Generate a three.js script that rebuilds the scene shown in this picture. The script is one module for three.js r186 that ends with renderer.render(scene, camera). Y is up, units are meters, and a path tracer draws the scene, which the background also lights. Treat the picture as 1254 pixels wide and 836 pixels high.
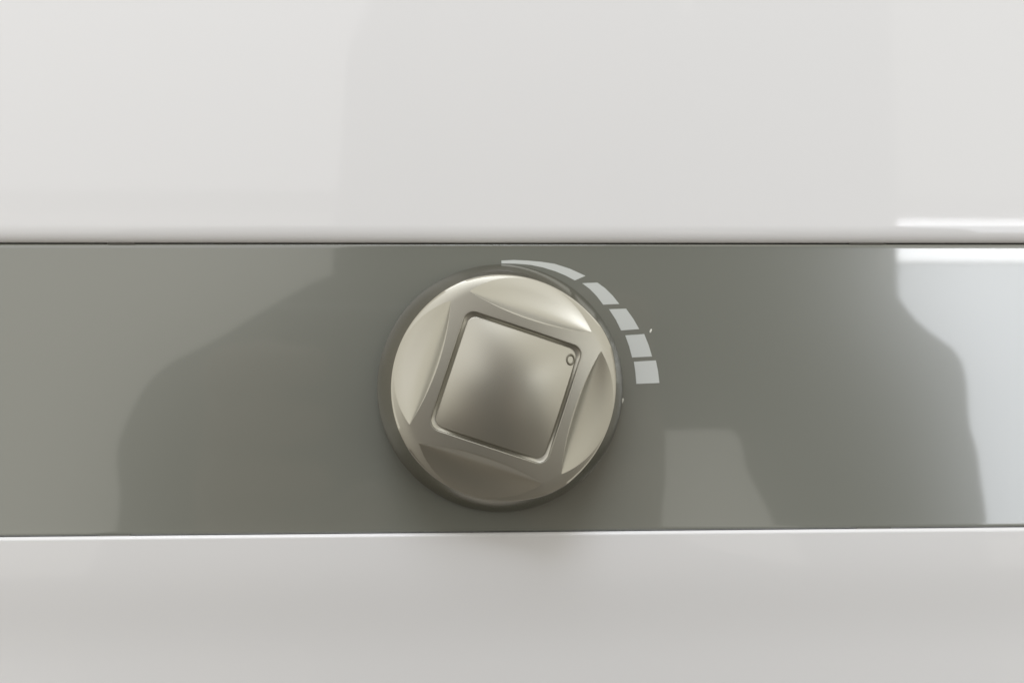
import * as THREE from 'three';
import { mergeGeometries } from 'three/addons/utils/BufferGeometryUtils.js';
import { RoundedBoxGeometry } from 'three/addons/geometries/RoundedBoxGeometry.js';
import { MarchingCubes } from 'three/addons/objects/MarchingCubes.js';
import { RectAreaLightUniformsLib } from 'three/addons/lights/RectAreaLightUniformsLib.js';

// ---------------------------------------------------------------- camera, surroundings, lamps, exposure
const scene = new THREE.Scene();
const camera = new THREE.PerspectiveCamera(34, 1254 / 836, 0.01, 20);
camera.position.set(-0.0055, -0.0005, 0.19237);
camera.rotation.set(0.04385, -0.03857, -0.00471, 'YXZ');
camera.focus = 0.183; camera.userData.fStop = 31;
scene.add(camera);

const renderer = new THREE.WebGLRenderer();
renderer.toneMapping = THREE.LinearToneMapping;
renderer.toneMappingExposure = 1.18;
renderer.shadowMap.enabled = true;
RectAreaLightUniformsLib.init();

scene.background = new THREE.Color().setRGB(1.03, 1.0, 0.91);      // the plain, evenly lit surroundings behind the photographer

const WINDOW = { x0: 0.645, x1: 1.0, y0: -0.325, y1: 0.193, y2: 0.262, z: 1.5 };
const daylight = [0.90, 0.94, 1.0];
function areaLight(name, w, h, pos, look, rgb, intensity) {
  const l = new THREE.RectAreaLight(new THREE.Color().setRGB(...rgb), intensity, w, h);
  l.name = name; l.position.set(...pos); l.lookAt(...look);
  scene.add(l);
  return l;
}
{
  const w = WINDOW, cx = (w.x0 + w.x1) / 2, wd = w.x1 - w.x0 - 0.004;
  areaLight('window_light', wd, w.y1 - w.y0 - 0.004, [cx, (w.y0 + w.y1) / 2, w.z - 0.004], [cx, (w.y0 + w.y1) / 2, -1], daylight, 5.5);
  areaLight('window_light_upper', wd, w.y2 - w.y1 - 0.004, [cx, (w.y1 + w.y2) / 2, w.z - 0.004], [cx, (w.y1 + w.y2) / 2, -1], [0.95, 0.97, 1], 13.5);
}
const LAMP = { pos: [-0.15, 1.25, 0.75], look: [0, 0, 0.05], w: 0.8, h: 0.5 };
areaLight('ceiling_lamp_light', LAMP.w, LAMP.h, LAMP.pos, LAMP.look, [0.92, 0.96, 1.06], 7.4);
const FILL = { x0: -2.4, x1: 0.3, y0: 0.43, y1: 1.35, z: 2.2 };  // added fill panel behind the camera, brightens the enamel and knob top
areaLight('fill_panel_light', FILL.x1 - FILL.x0 - 0.004, FILL.y1 - FILL.y0 - 0.004, [(FILL.x0 + FILL.x1) / 2, (FILL.y0 + FILL.y1) / 2, FILL.z - 0.004], [(FILL.x0 + FILL.x1) / 2, (FILL.y0 + FILL.y1) / 2, -1], [1, 0.985, 0.985], 1.35);

// ---------------------------------------------------------------- helpers
let seed = 7;
const rnd = () => { seed = (seed * 1664525 + 1013904223) >>> 0; return seed / 4294967296; };
const hash = (i, j) => { let n = (i * 374761393 + j * 668265263) | 0; n = Math.imul(n ^ (n >>> 13), 1274126177); return ((n ^ (n >>> 16)) >>> 0) / 4294967296; };
function vnoise(x, y) {
  const i = Math.floor(x), j = Math.floor(y), f = x - i, g = y - j, s = f * f * (3 - 2 * f), t = g * g * (3 - 2 * g);
  return (hash(i, j) * (1 - s) + hash(i + 1, j) * s) * (1 - t) + (hash(i, j + 1) * (1 - s) + hash(i + 1, j + 1) * s) * t;
}
function noiseMap(size, fn, srgb) {
  const d = new Uint8Array(size * size * 4);
  for (let y = 0; y < size; y++) for (let x = 0; x < size; x++) {
    const c = fn(x, y); for (let k = 0; k < 3; k++) d[(y * size + x) * 4 + k] = Math.max(0, Math.min(255, Array.isArray(c) ? c[k] : c)); d[(y * size + x) * 4 + 3] = 255;
  }
  const t = new THREE.DataTexture(d, size, size); t.wrapS = t.wrapT = THREE.RepeatWrapping; t.magFilter = THREE.LinearFilter; t.minFilter = THREE.LinearFilter;
  if (srgb) t.colorSpace = THREE.SRGBColorSpace;
  t.needsUpdate = true;
  return t;
}
function add(name, geometry, mat, parent, ud) {
  const m = new THREE.Mesh(geometry, mat); m.name = name; m.castShadow = m.receiveShadow = true;
  if (ud) Object.assign(m.userData, ud);
  parent.add(m);
  return m;
}
const MM = 0.001;

// ---------------------------------------------------------------- materials
const orangePeel = noiseMap(512, (x, y) => 128 + 60 * (vnoise(x / 22, y / 22) - 0.5) + 40 * (vnoise(x / 9 + 70, y / 9) - 0.5) + 160 * (vnoise(x / 90, y / 90) - 0.5));
orangePeel.repeat.set(20, 20);                                       // uv in metres: one tile is 50 mm
const enamel = new THREE.MeshPhysicalMaterial({ name: 'white_enamel', color: new THREE.Color().setRGB(0.695, 0.695, 0.70), roughness: 0.5, clearcoat: 0.46, clearcoatRoughness: 0.03, bumpMap: orangePeel, bumpScale: 0.000012 });
const stripPaint = new THREE.MeshPhysicalMaterial({ name: 'grey_gloss_paint', color: new THREE.Color().setRGB(0.172, 0.178, 0.153), roughness: 0.24, ior: 1.75, clearcoat: 1, clearcoatRoughness: 0.035, bumpMap: orangePeel, bumpScale: 0.000003 });
const printInk = new THREE.MeshStandardMaterial({ name: 'pale_grey_print', color: new THREE.Color().setRGB(0.54, 0.56, 0.54), roughness: 0.35 });
const grooveShade = new THREE.MeshStandardMaterial({ name: 'groove_shade', color: new THREE.Color().setRGB(0.16, 0.15, 0.115), metalness: 0.6, roughness: 0.45 });  // dark colour paints the shade of an engraved groove onto a raised ring
const speck = new THREE.MeshStandardMaterial({ name: 'pale_speck', color: new THREE.Color().setRGB(0.7, 0.7, 0.64), roughness: 0.6 });
const darkGap = new THREE.MeshStandardMaterial({ name: 'dark_slot', color: new THREE.Color().setRGB(0.11, 0.107, 0.095), roughness: 0.7 });
const satin = new THREE.MeshPhysicalMaterial({ name: 'satin_nickel', color: new THREE.Color().setRGB(0.40, 0.385, 0.33), metalness: 0.78, roughness: 0.35 });

const shadedSatin = new THREE.MeshPhysicalMaterial({ name: 'shaded_satin_nickel', color: new THREE.Color().setRGB(0.32, 0.30, 0.25), metalness: 1, roughness: 0.2 });  // same nickel, smoother, its colour darkened for the shade down the knob side

// ---------------------------------------------------------------- floor
const floorGrain = noiseMap(256, (x, y) => { const v = 0.8 + 0.5 * (vnoise(x / 60, y / 5) - 0.5) + 0.2 * (vnoise(x / 9, y / 2) - 0.5); return [140 * v, 132 * v, 124 * v]; }, true);
floorGrain.repeat.set(0.8, 0.8);
{
  const g = new THREE.BoxGeometry(6, 0.05, 4.0); g.translate(0, -1.225, 1.4);
  const m = add('floor', g, new THREE.MeshStandardMaterial({ name: 'brown_floor', map: floorGrain, roughness: 0.6 }), scene, { kind: 'structure' });
}

// ---------------------------------------------------------------- appliance front: upper panel, grey strip with printed scale, lower panel
const front = new THREE.Group(); front.name = 'appliance_front'; scene.add(front);
front.userData = { kind: 'structure', label: 'white enamel appliance front with a glossy grey control strip across it' };

// sheet extruded along x from a profile of [y, z] in mm; normals follow the profile
function sheet(profile, x0, x1, nx = 2, bow = () => 0) {
  const P = [], N = [], U = [], I = [];
  const n = profile.length;
  const run = [0]; for (let i = 1; i < n; i++) run.push(run[i - 1] + Math.hypot(profile[i][0] - profile[i - 1][0], profile[i][1] - profile[i - 1][1]));
  for (let i = 0; i < n; i++) {
    const a = profile[Math.max(0, i - 1)], b = profile[Math.min(n - 1, i + 1)];
    let ty = b[0] - a[0], tz = b[1] - a[1]; const l = Math.hypot(ty, tz); ty /= l; tz /= l;
    for (let j = 0; j <= nx; j++) {
      const x = x0 + (x1 - x0) * j / nx;
      P.push(x * MM, (profile[i][0] + bow(x)) * MM, profile[i][1] * MM); N.push(0, -tz, ty); U.push(x * MM, run[i] * MM);
    }
  }
  for (let i = 0; i < n - 1; i++) for (let j = 0; j < nx; j++) {
    const a = i * (nx + 1) + j, b = a + 1, c = a + nx + 1, d = c + 1;
    I.push(a, b, d, a, d, c);
  }
  const g = new THREE.BufferGeometry();
  g.setAttribute('position', new THREE.Float32BufferAttribute(P, 3)); g.setAttribute('normal', new THREE.Float32BufferAttribute(N, 3)); g.setAttribute('uv', new THREE.Float32BufferAttribute(U, 2)); g.setIndex(I);
  return g;
}
// upper panel: its lower edge rolls back to the strip
{
  const p = [[25.15, -3.0], [25.05, -0.2]];
  const ry = 3.0, rz = 1.15, e = 25.05;
  for (let i = 0; i <= 28; i++) { const a = Math.PI / 2 * i / 28; p.push([e + ry * (1 - Math.cos(a)), 0.0 + rz * Math.sin(a)]); }
  for (let i = 1; i <= 40; i++) { const y = e + ry + i * 2.5; p.push([y, rz - 0.00012 * (y - e - ry) ** 2]); }
  add('upper_panel', sheet(p, -260, 260), enamel, front, { label: 'white enamel panel above the grey strip, its lower edge rolled' });
}
const strip = add('control_strip', sheet([[-24.6, -3.0], [-24.6, -0.25], [-24.56, -0.08], [-24.4, 0], [-24.0, 0], [24.0, 0], [24.4, 0], [24.78, -0.06], [24.88, -0.25], [24.9, -3.0]], -260, 260), stripPaint, front, { label: 'glossy grey control strip between the two white panels' });
// lower panel: a small rounded top edge, then leaning back underneath
{
  const e = -24.72, p = [];
  const pts = [];
  for (let i = 0; i <= 60; i++) { const t = i * 1.6; pts.push([e - 0.6 - t, 0.95 - 0.04 * t + (t < 24 ? 0.045 * (3.82 * Math.sin(t * 0.2618) - t) : -1.08)]); }
  for (let i = pts.length - 1; i >= 0; i--) p.push(pts[i]);
  for (let i = 1; i <= 16; i++) { const a = Math.PI / 2 * i / 16; p.push([e - 0.6 + 0.6 * Math.sin(a), 0.35 + 0.6 * Math.cos(a)]); }
  p.push([e, -2]);
  add('lower_panel', sheet(p, -260, 260), enamel, front, { label: 'white enamel panel below the grey strip, leaning back' });
}
add('backing_rail', sheet([[-30, -3.02], [30, -3.02]], -260, 260), darkGap, front);
// dark fixing slots where the strip is clipped under the panels
for (const [x0, x1, y] of [[-67.3, -62.5, 24.93], [61.2, 67.6, 24.98], [-68.2, -62.8, -24.70], [61.5, 67.7, -24.72]]) {
  const g = new RoundedBoxGeometry((x1 - x0) * MM, 0.36 * MM, 0.4 * MM, 3, 0.17 * MM); g.translate((x0 + x1) / 2 * MM, y * MM, -0.06 * MM);
  add('fixing_slot', g, darkGap, front);
}
// the printed scale: five pale marks that swell clockwise round the knob
function flat(points, h = 0.02) {
  const s = new THREE.Shape(points.map(([x, y]) => new THREE.Vector2(x * MM, y * MM)));
  const g = new THREE.ExtrudeGeometry(s, { depth: h * MM, bevelEnabled: false, curveSegments: 4 });
  return g;
}
const MARKS = [
  [[0.15, 21.96], [2.3, 22.06], [4.54, 21.96], [7.0, 21.75], [9.36, 21.4], [12.0, 20.55], [14.74, 19.3], [12.9, 18.5], [11.3, 19.35], [9.49, 20.1], [7.4, 20.75], [5.24, 21.2], [2.6, 21.42], [0.15, 21.45]],
  [[16.8, 18.13], [18.2, 17.1], [19.5, 15.8], [20.6, 14.4], [17.8, 14.28], [16.7, 15.75], [15.5, 17.0], [14.14, 18.02]],
  [[21.76, 13.59], [23.0, 11.85], [24.04, 10.02], [20.88, 9.8], [19.95, 11.7], [18.8, 13.49]],
  [[24.89, 9.17], [25.65, 7.25], [26.22, 5.27], [22.75, 5.11], [22.25, 7.05], [21.59, 8.95]],
  [[26.88, 4.6], [27.25, 2.65], [27.46, 0.69], [23.44, 0.54], [23.3, 2.5], [23.04, 4.37]],
];
MARKS.forEach((m) => { const g = flat(m); g.translate(0, 0, 0.004 * MM); add('scale_mark', g, printInk, strip); });
// two pale specks of dirt on the strip
for (const [x, y, l, a] of [[26.04, 9.72, 0.75, 1.2], [20.98, -2.42, 1.0, 1.25]]) {
  const g = new THREE.SphereGeometry(1, 12, 8); g.scale(l * 0.5 * MM, 0.16 * MM, 0.06 * MM); g.rotateZ(a); g.translate(x * MM, y * MM, 0.03 * MM);
  add('dirt_speck', g, speck, strip);
}

// ---------------------------------------------------------------- the knob
const knob = new THREE.Group(); knob.name = 'control_knob'; scene.add(knob);
knob.userData = { label: 'round satin nickel control knob with a raised square grip, mounted on the grey strip', category: 'knob' };
knob.rotation.set(0, 0.05, 0);
const TURN = -0.323, TOP = 11.9, RT = 16.4, RB = 21.2, RIM = 18.55, SCOOP = 2.7;
// rounded square seen along a ray
function squareRadius(th, half, rc) {
  // the distance along the ray from the middle to a rounded square of that half width
  let a = ((th % (Math.PI / 2)) + Math.PI / 2) % (Math.PI / 2); if (a > Math.PI / 4) a = Math.PI / 2 - a;
  const c = Math.cos(a), s = Math.sin(a), k = half - rc;
  const straight = half / c;
  if (straight * s <= k) return straight;
  const b = k * (c + s), q = 2 * k * k - rc * rc;
  return b + Math.sqrt(Math.max(0, b * b - q));
}
const END = 0.684;                                                   // a recess reaches this far either side of its middle (radians)
const EDGE = (p) => 13.0 - 1.4 * (1 - Math.min(1, (p / 10.6) ** 2));
const OFF = 5.65, RO = 12.9;
const fold = (th) => { const a = ((th % (Math.PI / 2)) + Math.PI / 2) % (Math.PI / 2); return a > Math.PI / 4 ? Math.PI / 2 - a : a; };
const corner = (th) => { const a = fold(th); return a <= END ? 0 : THREE.MathUtils.smoothstep((a - END) / (Math.PI / 4 - END), 0, 1); };
function outerRadius(th) { const a = Math.min(fold(th), END), b = OFF * Math.cos(a); const r = b + Math.sqrt(b * b - OFF * OFF + RO * RO); return r + (RIM - 0.02 - r) * corner(th); }
function ridgeRadius(th) {
  const a = Math.min(fold(th), END);
  let lo = 8, hi = 19;
  for (let i = 0; i < 40; i++) { const r = (lo + hi) / 2; if (r * Math.cos(a) > EDGE(r * Math.sin(a))) hi = r; else lo = r; }
  return Math.min(lo + (RIM - lo) * corner(th), outerRadius(th) - 0.01);
}
const baseZ = (r) => TOP - 0.005 * r * r - (r > RT ? 0.05 * (r - RT) ** 2 : 0);
// the recess falls steeply from the ridge, then more and more gently to the rim
function scoop(th, r, re, ro) {
  const u = Math.min(1, Math.max(0, (r - re) / (ro - re))), w = Math.max(0, ro - re - 0.01) / 6.4, soft = u * u / (u * u + 0.005);
  return SCOOP * Math.pow(w, 1.15) * 1.05 * soft * (0.68 * (1 - Math.exp(-5.5 * u)) + 0.32 * u);
}
function gridGeometry(rows, closed, wrapNormals) {
  // rows[i][j] = [x, y, z] in mm
  const n = rows.length, m = rows[0].length, P = [], U = [], I = [];
  for (const row of rows) for (const q of row) { P.push(q[0] * MM, q[1] * MM, q[2] * MM); U.push(q[0] * MM, q[1] * MM); }
  for (let i = 0; i < n - 1; i++) for (let j = 0; j < (closed ? m : m - 1); j++) {
    const k = (j + 1) % m, a = i * m + j, b = i * m + k, c = (i + 1) * m + j, d = (i + 1) * m + k;
    I.push(a, c, d, a, d, b);
  }
  const g = new THREE.BufferGeometry();
  g.setAttribute('position', new THREE.Float32BufferAttribute(P, 3)); g.setAttribute('uv', new THREE.Float32BufferAttribute(U, 2)); g.setIndex(I);
  g.computeVertexNormals();
  return g;
}
const NT = 720, HALF = 10.05, RC = 1.7, GROOVE = 0.66;
const pt = (th, r, z) => [Math.cos(th + TURN) * r, Math.sin(th + TURN) * r, z];
const rings = (list) => { const rows = []; for (const f of list) { const row = []; for (let j = 0; j < NT; j++) { const th = j / NT * 2 * Math.PI; const [r, z] = f(th); row.push(pt(th, r, z)); } rows.push(row); } return rows; };
{
  const RE = (th) => ridgeRadius(th);
  // square frame: floor of the groove, its wall, rounded lip, flat top out to the ridge edge, a little roll at the edge
  const list = [];
  list.push((th) => [0.2, TOP - 1.6]);
  list.push((th) => [squareRadius(th, HALF - GROOVE - 0.3, RC), TOP - 1.4]);
  list.push((th) => [squareRadius(th, HALF - 0.10, RC), TOP - 1.35]);
  list.push((th) => [squareRadius(th, HALF - 0.04, RC), TOP - 0.9]);
  for (let i = 0; i <= 6; i++) { const a = Math.PI / 2 * i / 6; list.push((th) => { const r = squareRadius(th, HALF + 0.16 * (1 - Math.cos(a)), RC + 0.1); return [r, baseZ(r) - 0.16 * (1 - Math.sin(a))]; }); }
  for (let i = 1; i <= 12; i++) list.push((th) => { const r0 = squareRadius(th, HALF + 0.16, RC + 0.1), r = r0 + (RE(th) - r0) * i / 12; return [r, baseZ(r)]; });
  // normals of the smooth crown itself, so that frame and rim meet without a seam
  const crown = (g, from, to) => { const p = g.attributes.position, n = g.attributes.normal; for (let i = from * NT; i < to * NT; i++) { const x = p.getX(i), y = p.getY(i), r = Math.hypot(x, y) / MM, k = 0.01 * r + (r > RT ? 0.1 * (r - RT) : 0), l = Math.hypot(1, k); n.setXYZ(i, k * x / (r * MM) / l, k * y / (r * MM) / l, 1 / l); } };
  const frameG = gridGeometry(rings(list), true); crown(frameG, 11, list.length);
  add('grip_frame', frameG, satin, knob, { label: 'raised square frame with corners that run out to the rim' });
  // skirt: a rounded rim, then the steep side down to the strip
  const OUT = (th) => outerRadius(th), rim = [], side = [], drop = (th) => scoop(th, OUT(th), RE(th), OUT(th)), rimZ = (th) => baseZ(RIM) - drop(th);
  const A0 = Math.atan(0.01 * RIM + 0.1 * (RIM - RT)), FR = 0.45, roll = (a) => [FR * (Math.sin(a) - Math.sin(A0)), FR * (Math.cos(A0) - Math.cos(a))];
  for (let i = 0; i < 8; i++) rim.push((th) => { const r = OUT(th) - 0.012 + (RIM + 0.012 - OUT(th)) * i / 8; return [r, baseZ(r) - drop(th)]; });
  const A1 = 0.8, A2 = 1.36, arc = (a) => (th) => [RIM + roll(a)[0], rimZ(th) - roll(a)[1]];
  for (let i = 0; i <= 8; i++) rim.push(arc(A0 + (A1 - A0) * i / 8));
  for (let i = 0; i <= 8; i++) side.push(arc(A1 + (A2 - A1) * i / 8));
  const [dr, dz] = roll(A2), r0 = RIM + dr;
  for (let i = 1; i <= 24; i++) {
    const t = i / 24;
    side.push((th) => { const z0 = rimZ(th) - dz; return [r0 + (RB - r0) * (0.55 * t + 0.45 * Math.sin(t * Math.PI / 2)), z0 + (0.75 - z0) * t]; });
  }
  side.push(() => [RB - 0.08, 0.58]); side.push(() => [RB - 0.3, 0.5]); side.push(() => [RB - 2.5, 0.5]);
  const both = gridGeometry(rings([...rim, ...side.slice(1)]), true), nb = both.attributes.normal, cut = (from, to) => {   // one surface, its normals shared across the cut
    const g = gridGeometry(rings([...rim, ...side.slice(1)].slice(from, to)), true);
    for (let i = 0; i < g.attributes.normal.count; i++) g.attributes.normal.setXYZ(i, nb.getX(i + from * NT), nb.getY(i + from * NT), nb.getZ(i + from * NT));
    return g;
  };
  crown(both, 0, 8);
  add('rim', cut(0, rim.length), satin, knob);
  add('skirt', cut(rim.length - 1, rim.length + side.length - 1), shadedSatin, knob, { label: 'smooth steep side of the knob' });
  // four finger recesses
  for (let s = 0; s < 4; s++) {
    const M = 160, rows = [], NU = 40;
    for (let i = -1; i <= NU + 1; i++) {                                // the first and last rows tuck under the frame and the rim
      const u = Math.pow(Math.min(1, Math.max(0, i / NU)), 1.6), tuck = i < 0 ? -0.15 : i > NU ? 0.12 : 0, row = [];
      for (let j = 0; j <= M; j++) {
        const th = s * Math.PI / 2 + (j / M - 0.5) * 2 * (END + 0.02), re = RE(th), ro = OUT(th), r = re + (ro - re) * u + tuck;
        row.push(pt(th, r, baseZ(r) - scoop(th, r, re, ro) - (tuck || fold(th) > END ? 0.03 : 0)));
      }
      rows.push(row);
    }
    add('finger_recess', gridGeometry(rows, false), satin, knob);
  }
  // domed square cap set in the frame
  const cap = [], padHalf = HALF - GROOVE;
  const padZ = (u, v) => { const a = Math.min(1, Math.abs(u) / padHalf), b = Math.min(1, Math.abs(v) / padHalf); return baseZ(Math.hypot(u, v)) - 0.22 + 0.75 * (1 - a * a) * (1 - b * b) + 0.62 * (1 - (a * a + b * b) / 1.25); };
  for (let i = 0; i <= 60; i++) {
    const f = Math.max(0.001, i / 60);
    cap.push((th) => { const r = squareRadius(th, padHalf - 0.14, RC - 0.35) * f; return [r, padZ(r * Math.cos(th), r * Math.sin(th))]; });
  }
  for (let i = 1; i <= 6; i++) { const a = Math.PI / 2 * i / 6; cap.push((th) => { const r0 = squareRadius(th, padHalf - 0.14, RC - 0.35), r = squareRadius(th, padHalf - 0.14 + 0.14 * Math.sin(a), RC - 0.35 + 0.1); return [r, padZ(r0 * Math.cos(th), r0 * Math.sin(th)) - 0.14 * (1 - Math.cos(a))]; }); }
  cap.push((th) => { const r = squareRadius(th, padHalf, RC - 0.25); return [r, TOP - 1.5]; });
  const capMesh = add('cap', gridGeometry(rings(cap), true), satin, knob, { label: 'domed square cap set in the frame with a small ring near one corner' });
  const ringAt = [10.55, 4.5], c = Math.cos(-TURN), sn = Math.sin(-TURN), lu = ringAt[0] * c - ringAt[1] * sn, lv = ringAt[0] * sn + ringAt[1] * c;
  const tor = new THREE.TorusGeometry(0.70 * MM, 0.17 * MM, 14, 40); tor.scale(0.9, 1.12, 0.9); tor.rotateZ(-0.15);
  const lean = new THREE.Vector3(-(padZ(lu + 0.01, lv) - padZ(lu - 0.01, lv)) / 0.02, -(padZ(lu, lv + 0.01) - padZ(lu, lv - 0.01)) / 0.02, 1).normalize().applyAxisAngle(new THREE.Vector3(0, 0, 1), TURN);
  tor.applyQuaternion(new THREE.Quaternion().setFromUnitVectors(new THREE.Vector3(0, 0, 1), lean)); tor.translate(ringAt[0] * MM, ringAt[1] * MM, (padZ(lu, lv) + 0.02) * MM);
  add('pointer_ring', tor, grooveShade, capMesh);
}

// ---------------------------------------------------------------- what the gloss reflects: the photographer, a window, a lamp overhead, an added light panel and dark block
const glow = (rgb, k) => new THREE.MeshStandardMaterial({ color: 0x222222, emissive: new THREE.Color().setRGB(...rgb), emissiveIntensity: k, roughness: 0.3 });
const whitePaint = new THREE.MeshStandardMaterial({ name: 'white_paint', color: new THREE.Color().setRGB(0.7, 0.7, 0.68), roughness: 0.5 });
{
  const w = WINDOW, g = new THREE.Group(); g.name = 'window'; g.position.set((w.x0 + w.x1) / 2, w.y0, w.z); scene.add(g);
  g.userData = { label: 'wide daylit window behind the photographer, beside the added dark block', category: 'window' };
  const wd = w.x1 - w.x0, pane = (y0, y1) => { const b = new THREE.BoxGeometry(wd, y1 - y0 - 0.002, 0.006); b.translate(0, (y0 + y1) / 2 - w.y0, 0.004); return b; };
  add('pane', pane(w.y0, w.y1), glow(daylight, 0.2), g);
  add('pane', pane(w.y1, w.y2), glow([0.95, 0.97, 1], 0.3), g);
  const bar = (x, y, sx, sy) => { const b = new RoundedBoxGeometry(sx, sy, 0.03, 2, 0.004); b.translate(x, y - w.y0, 0.02); return b; };
  add('pane_frame', mergeGeometries([bar(0, w.y0 - 0.02, wd + 0.08, 0.04), bar(0, w.y2 + 0.02, wd + 0.08, 0.04), bar(wd / 2 + 0.02, (w.y0 + w.y2) / 2, 0.04, w.y2 - w.y0)]), whitePaint, g);
}
{
  const w = FILL, g = new THREE.Group(); g.name = 'fill_panel'; g.position.set((w.x0 + w.x1) / 2, w.y0, w.z); scene.add(g);  // body of the added fill panel, no known window
  g.userData = { label: 'added light panel high up behind the photographer, left of the dark block', category: 'window' };
  const wd = w.x1 - w.x0, ht = w.y1 - w.y0, b = new THREE.BoxGeometry(wd, ht, 0.006); b.translate(0, ht / 2, 0.004); add('pane', b, glow([1, 0.99, 0.97], 0.1), g);
  const bar = (x, y, sx, sy) => { const q = new RoundedBoxGeometry(sx, sy, 0.03, 2, 0.004); q.translate(x, y, 0.02); return q; };
  add('pane_frame', mergeGeometries([bar(0, -0.02, wd + 0.08, 0.04), bar(0, ht + 0.02, wd + 0.08, 0.04), bar(wd / 2 + 0.02, ht / 2, 0.04, ht), bar(-wd / 2 - 0.02, ht / 2, 0.04, ht)]), whitePaint, g);
}
{
  const g = new THREE.Group(); g.name = 'reflection_block'; g.position.set(0.5, 0.03, 1.46); scene.add(g);  // unseen block, added to keep the reflection dark left of the window
  g.userData = { label: 'added dark block that darkens the reflection beside the window, behind the photographer', category: 'dark_block' };
  const dark = new THREE.MeshStandardMaterial({ name: 'dark_block_finish', color: new THREE.Color().setRGB(0.06, 0.058, 0.05), roughness: 0.6 });
  const b = new RoundedBoxGeometry(0.29, 0.62, 0.3, 2, 0.004); b.translate(0, 0.31, 0.17); add('block_body', b, dark, g);
  const d = new RoundedBoxGeometry(0.284, 0.61, 0.018, 2, 0.004); d.translate(0, 0.31, 0.009); const block_front = add('block_front', d, dark, g);
  const h = new THREE.CapsuleGeometry(0.005, 0.1, 4, 10); h.translate(0.11, 0.12, -0.014); add('block_bar', h, satin, block_front);
}
{
  const g = new THREE.Group(); g.name = 'ceiling_lamp'; g.position.set(...LAMP.pos); g.lookAt(...LAMP.look); scene.add(g);
  g.userData = { label: 'flat rectangular lamp overhead, above the appliance', category: 'lamp' };
  const d = new THREE.BoxGeometry(LAMP.w, LAMP.h, 0.006); d.translate(0, 0, -0.012); add('diffuser', d, glow([1, 1, 1], 0.3), g);
  const h = new RoundedBoxGeometry(LAMP.w + 0.05, LAMP.h + 0.05, 0.04, 2, 0.01); h.translate(0, 0, -0.04); add('housing', h, whitePaint, g);
}
// a body as one surface: tapered capsules joined by a smooth minimum
function surface(bones, centre, half, res, k) {
  const mc = new MarchingCubes(res, new THREE.MeshStandardMaterial(), false, false, 400000);
  mc.isolation = 0;
  const s = res, f = mc.field, v = new THREE.Vector3();
  for (let z = 0; z < s; z++) for (let y = 0; y < s; y++) for (let x = 0; x < s; x++) {
    v.set(centre[0] + (x - s / 2) / (s / 2) * half, centre[1] + (y - s / 2) / (s / 2) * half, centre[2] + (z - s / 2) / (s / 2) * half);
    let d = 1e3;
    for (const [a, ra, b, rb] of bones) {
      const abx = b[0] - a[0], aby = b[1] - a[1], abz = b[2] - a[2], l2 = abx * abx + aby * aby + abz * abz || 1e-9;
      let t = ((v.x - a[0]) * abx + (v.y - a[1]) * aby + (v.z - a[2]) * abz) / l2; t = Math.max(0, Math.min(1, t));
      const e = Math.hypot(v.x - a[0] - t * abx, v.y - a[1] - t * aby, v.z - a[2] - t * abz) - (ra + (rb - ra) * t);
      const h = Math.max(k - Math.abs(d - e), 0) / k; d = Math.min(d, e) - h * h * k / 4;
    }
    f[x + y * s + z * s * s] = -d;
  }
  mc.update();
  const n = mc.count, g = new THREE.BufferGeometry();
  const p = mc.positionArray.slice(0, n * 3), nn = mc.normalArray.slice(0, n * 3);
  for (let i = 0; i < n; i++) for (let c = 0; c < 3; c++) p[i * 3 + c] = centre[c] + p[i * 3 + c] * half;
  g.setAttribute('position', new THREE.BufferAttribute(p, 3)); g.setAttribute('normal', new THREE.BufferAttribute(nn, 3));
  return g;
}
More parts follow.
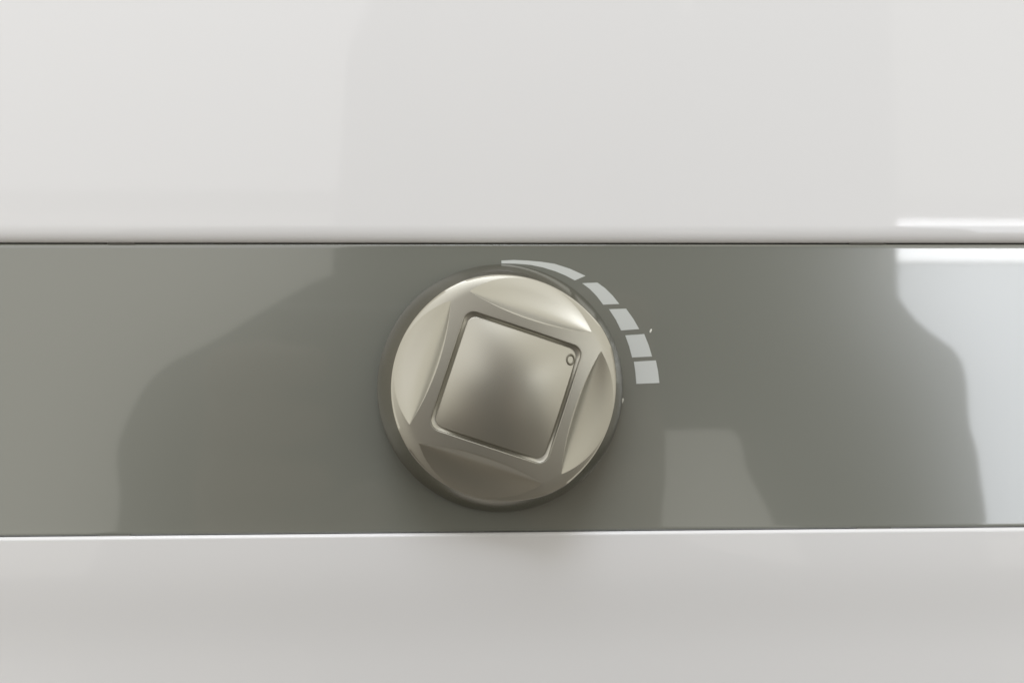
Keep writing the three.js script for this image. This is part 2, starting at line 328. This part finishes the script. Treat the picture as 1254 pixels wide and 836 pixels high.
{
  const person = new THREE.Group(); person.name = 'person'; person.position.set(0, 0, 0); scene.add(person);
  person.userData = { label: 'person in dark top leaning in with both hands on a phone', category: 'person' };
  const skin = new THREE.MeshStandardMaterial({ name: 'skin', color: new THREE.Color().setRGB(0.16, 0.10, 0.07), roughness: 0.55 });
  const cloth = new THREE.MeshStandardMaterial({ name: 'dark_cloth', color: new THREE.Color().setRGB(0.055, 0.055, 0.05), roughness: 0.9 });
  const hairM = new THREE.MeshStandardMaterial({ name: 'dark_hair', color: new THREE.Color().setRGB(0.02, 0.016, 0.013), roughness: 0.5 });
  const top = [
    [[0.03, 0.075, 0.50], 0.052, [-0.133, -0.038, 0.47], 0.070], [[0.03, 0.075, 0.50], 0.054, [0.2, 0.028, 0.47], 0.05], [[0.05, 0.03, 0.48], 0.055, [0.2, 0.029, 0.47], 0.053], [[0.205, 0.01, 0.47], 0.05, [0.218, -0.015, 0.465], 0.066],
    [[-0.01, 0.0, 0.52], 0.09, [-0.01, -0.36, 0.55], 0.105], [[-0.01, 0.03, 0.51], 0.075, [-0.01, -0.1, 0.51], 0.095],
    [[-0.132, -0.05, 0.46], 0.066, [-0.188, -0.27, 0.42], 0.048], [[0.222, -0.02, 0.465], 0.06, [0.262, -0.27, 0.43], 0.044],
    [[-0.188, -0.27, 0.42], 0.047, [-0.095, -0.1, 0.252], 0.032], [[0.262, -0.27, 0.43], 0.043, [0.059, -0.105, 0.255], 0.03],
  ];
  // folds of the top at the shoulders and sleeves
  top.push([[0.236, 0.018, 0.465], 0.03, [0.262, 0.008, 0.46], 0.022], [[0.27, -0.045, 0.455], 0.02, [0.276, -0.075, 0.45], 0.016], [[0.13, 0.04, 0.465], 0.042, [0.16, 0.036, 0.465], 0.04],
    [[-0.085, 0.032, 0.465], 0.03, [-0.112, 0.018, 0.462], 0.026], [[-0.165, -0.012, 0.455], 0.024, [-0.178, -0.035, 0.45], 0.022]);
  const body = [surface(top, [0.03, -0.14, 0.42], 0.36, 120, 0.014)];
  // head with brow, nose, chin and ears; neck
  const H = [0.03, 0.195, 0.465];
  const at = (x, y, z) => [H[0] + x, H[1] + y, H[2] + z];
  const head = surface([[at(0, 0.03, 0.01), 0.076, at(0, 0.0, 0.0), 0.07], [at(0, -0.03, -0.02), 0.055, at(0, -0.075, -0.045), 0.032], [at(0, 0.01, -0.075), 0.008, at(0, -0.03, -0.092), 0.013], [at(-0.035, 0.02, -0.06), 0.016, at(0.035, 0.02, -0.06), 0.016], [at(-0.018, -0.058, -0.072), 0.009, at(0.018, -0.058, -0.072), 0.009], [at(-0.076, 0.0, 0.01), 0.012, at(-0.078, -0.03, 0.005), 0.01], [at(0.076, 0.0, 0.01), 0.012, at(0.078, -0.03, 0.005), 0.01], [at(0, -0.05, 0.02), 0.05, at(0, -0.16, 0.04), 0.054]], at(0, -0.03, 0), 0.16, 72, 0.018);
  add('head', head, skin, person);
  const hair = surface([[at(0, 0.05, 0.03), 0.092, at(0, 0.0, 0.05), 0.094], [at(-0.075, 0.01, 0.03), 0.035, at(-0.088, -0.12, 0.02), 0.03], [at(0.075, 0.01, 0.03), 0.035, at(0.088, -0.12, 0.02), 0.03], [at(-0.05, 0.0, 0.08), 0.05, at(-0.06, -0.13, 0.07), 0.042], [at(0.05, 0.0, 0.08), 0.05, at(0.06, -0.13, 0.07), 0.042], [at(-0.045, 0.085, -0.035), 0.03, at(0.045, 0.085, -0.035), 0.03]], at(0, -0.03, 0.03), 0.2, 64, 0.03);
  add('hair', hair, hairM, person);
  // hands: palm, four curled fingers in front of the phone's end, thumb behind
  const hand = (s, e, dy) => {                                            // e: x of the phone's end, s: outward direction
    const p = (x, y, z) => [e + s * x, y + dy, z], b = [[p(0.012, -0.055, 0.235), 0.022, p(0.014, -0.005, 0.222), 0.02], [p(0.028, -0.09, 0.25), 0.028, p(0.012, -0.055, 0.235), 0.023], [p(0.012, -0.02, 0.225), 0.021, p(0.016, 0.02, 0.215), 0.013]];
    [[0.036, 0.024], [0.017, 0.028], [-0.003, 0.027], [-0.022, 0.021]].forEach(([y, reach], i) => {
      b.push([p(0.02, y - 0.008, 0.218), 0.0095, p(0.017, y, 0.2), 0.0088]); b.push([p(0.017, y, 0.2), 0.0088, p(0.004, y + 0.002, 0.1915), 0.008]); b.push([p(0.004, y + 0.002, 0.1915), 0.008, p(-reach * 0.45, y + 0.002, 0.1905), 0.0072]);
    });
    b.push([p(0.008, -0.045, 0.222), 0.014, p(-0.006, -0.03, 0.217), 0.0115]); b.push([p(-0.006, -0.03, 0.217), 0.0115, p(-0.03, -0.012, 0.2155), 0.009]);
    return surface(b, p(0.01, -0.025, 0.222), 0.085, 64, 0.005);
  };
  add('hand', hand(-1, -0.071, -0.03), skin, person); add('hand', hand(1, 0.033, -0.012), skin, person);
  add('dark_top', body[0], cloth, person);
  const legs = [[[-0.075, -0.36, 0.56], 0.105, [0.055, -0.36, 0.56], 0.105]];
  for (const x of [-0.09, 0.07]) legs.push([[x, -0.42, 0.56], 0.09, [x, -0.78, 0.53], 0.06], [[x, -0.78, 0.53], 0.058, [x, -1.1, 0.57], 0.045]);
  add('trousers', surface(legs, [-0.01, -0.72, 0.55], 0.45, 72, 0.04), cloth, person);
  for (const x of [-0.09, 0.07]) add('shoe', surface([[[x, -1.15, 0.575], 0.045, [x, -1.16, 0.45], 0.038]], [x, -1.14, 0.52], 0.15, 32, 0.01), hairM, person);
}
{
  const g = new THREE.Group(); g.name = 'phone'; g.position.set(-0.019, 0, 0.2035); scene.add(g);
  g.userData = { label: 'dark phone held sideways in both hands of the person', category: 'phone' };
  const shell = new THREE.MeshStandardMaterial({ name: 'dark_shell', color: new THREE.Color().setRGB(0.03, 0.03, 0.032), roughness: 0.4 });
  add('body', new RoundedBoxGeometry(0.113, 0.06, 0.009, 3, 0.004), shell, g);
  const c = new THREE.CylinderGeometry(0.006, 0.0065, 0.002, 32); c.rotateX(Math.PI / 2); c.translate(0.0135, -0.0005, -0.0052); add('lens', c, new THREE.MeshStandardMaterial({ color: 0x050508, roughness: 0.1 }), g);
}
renderer.render(scene, camera);
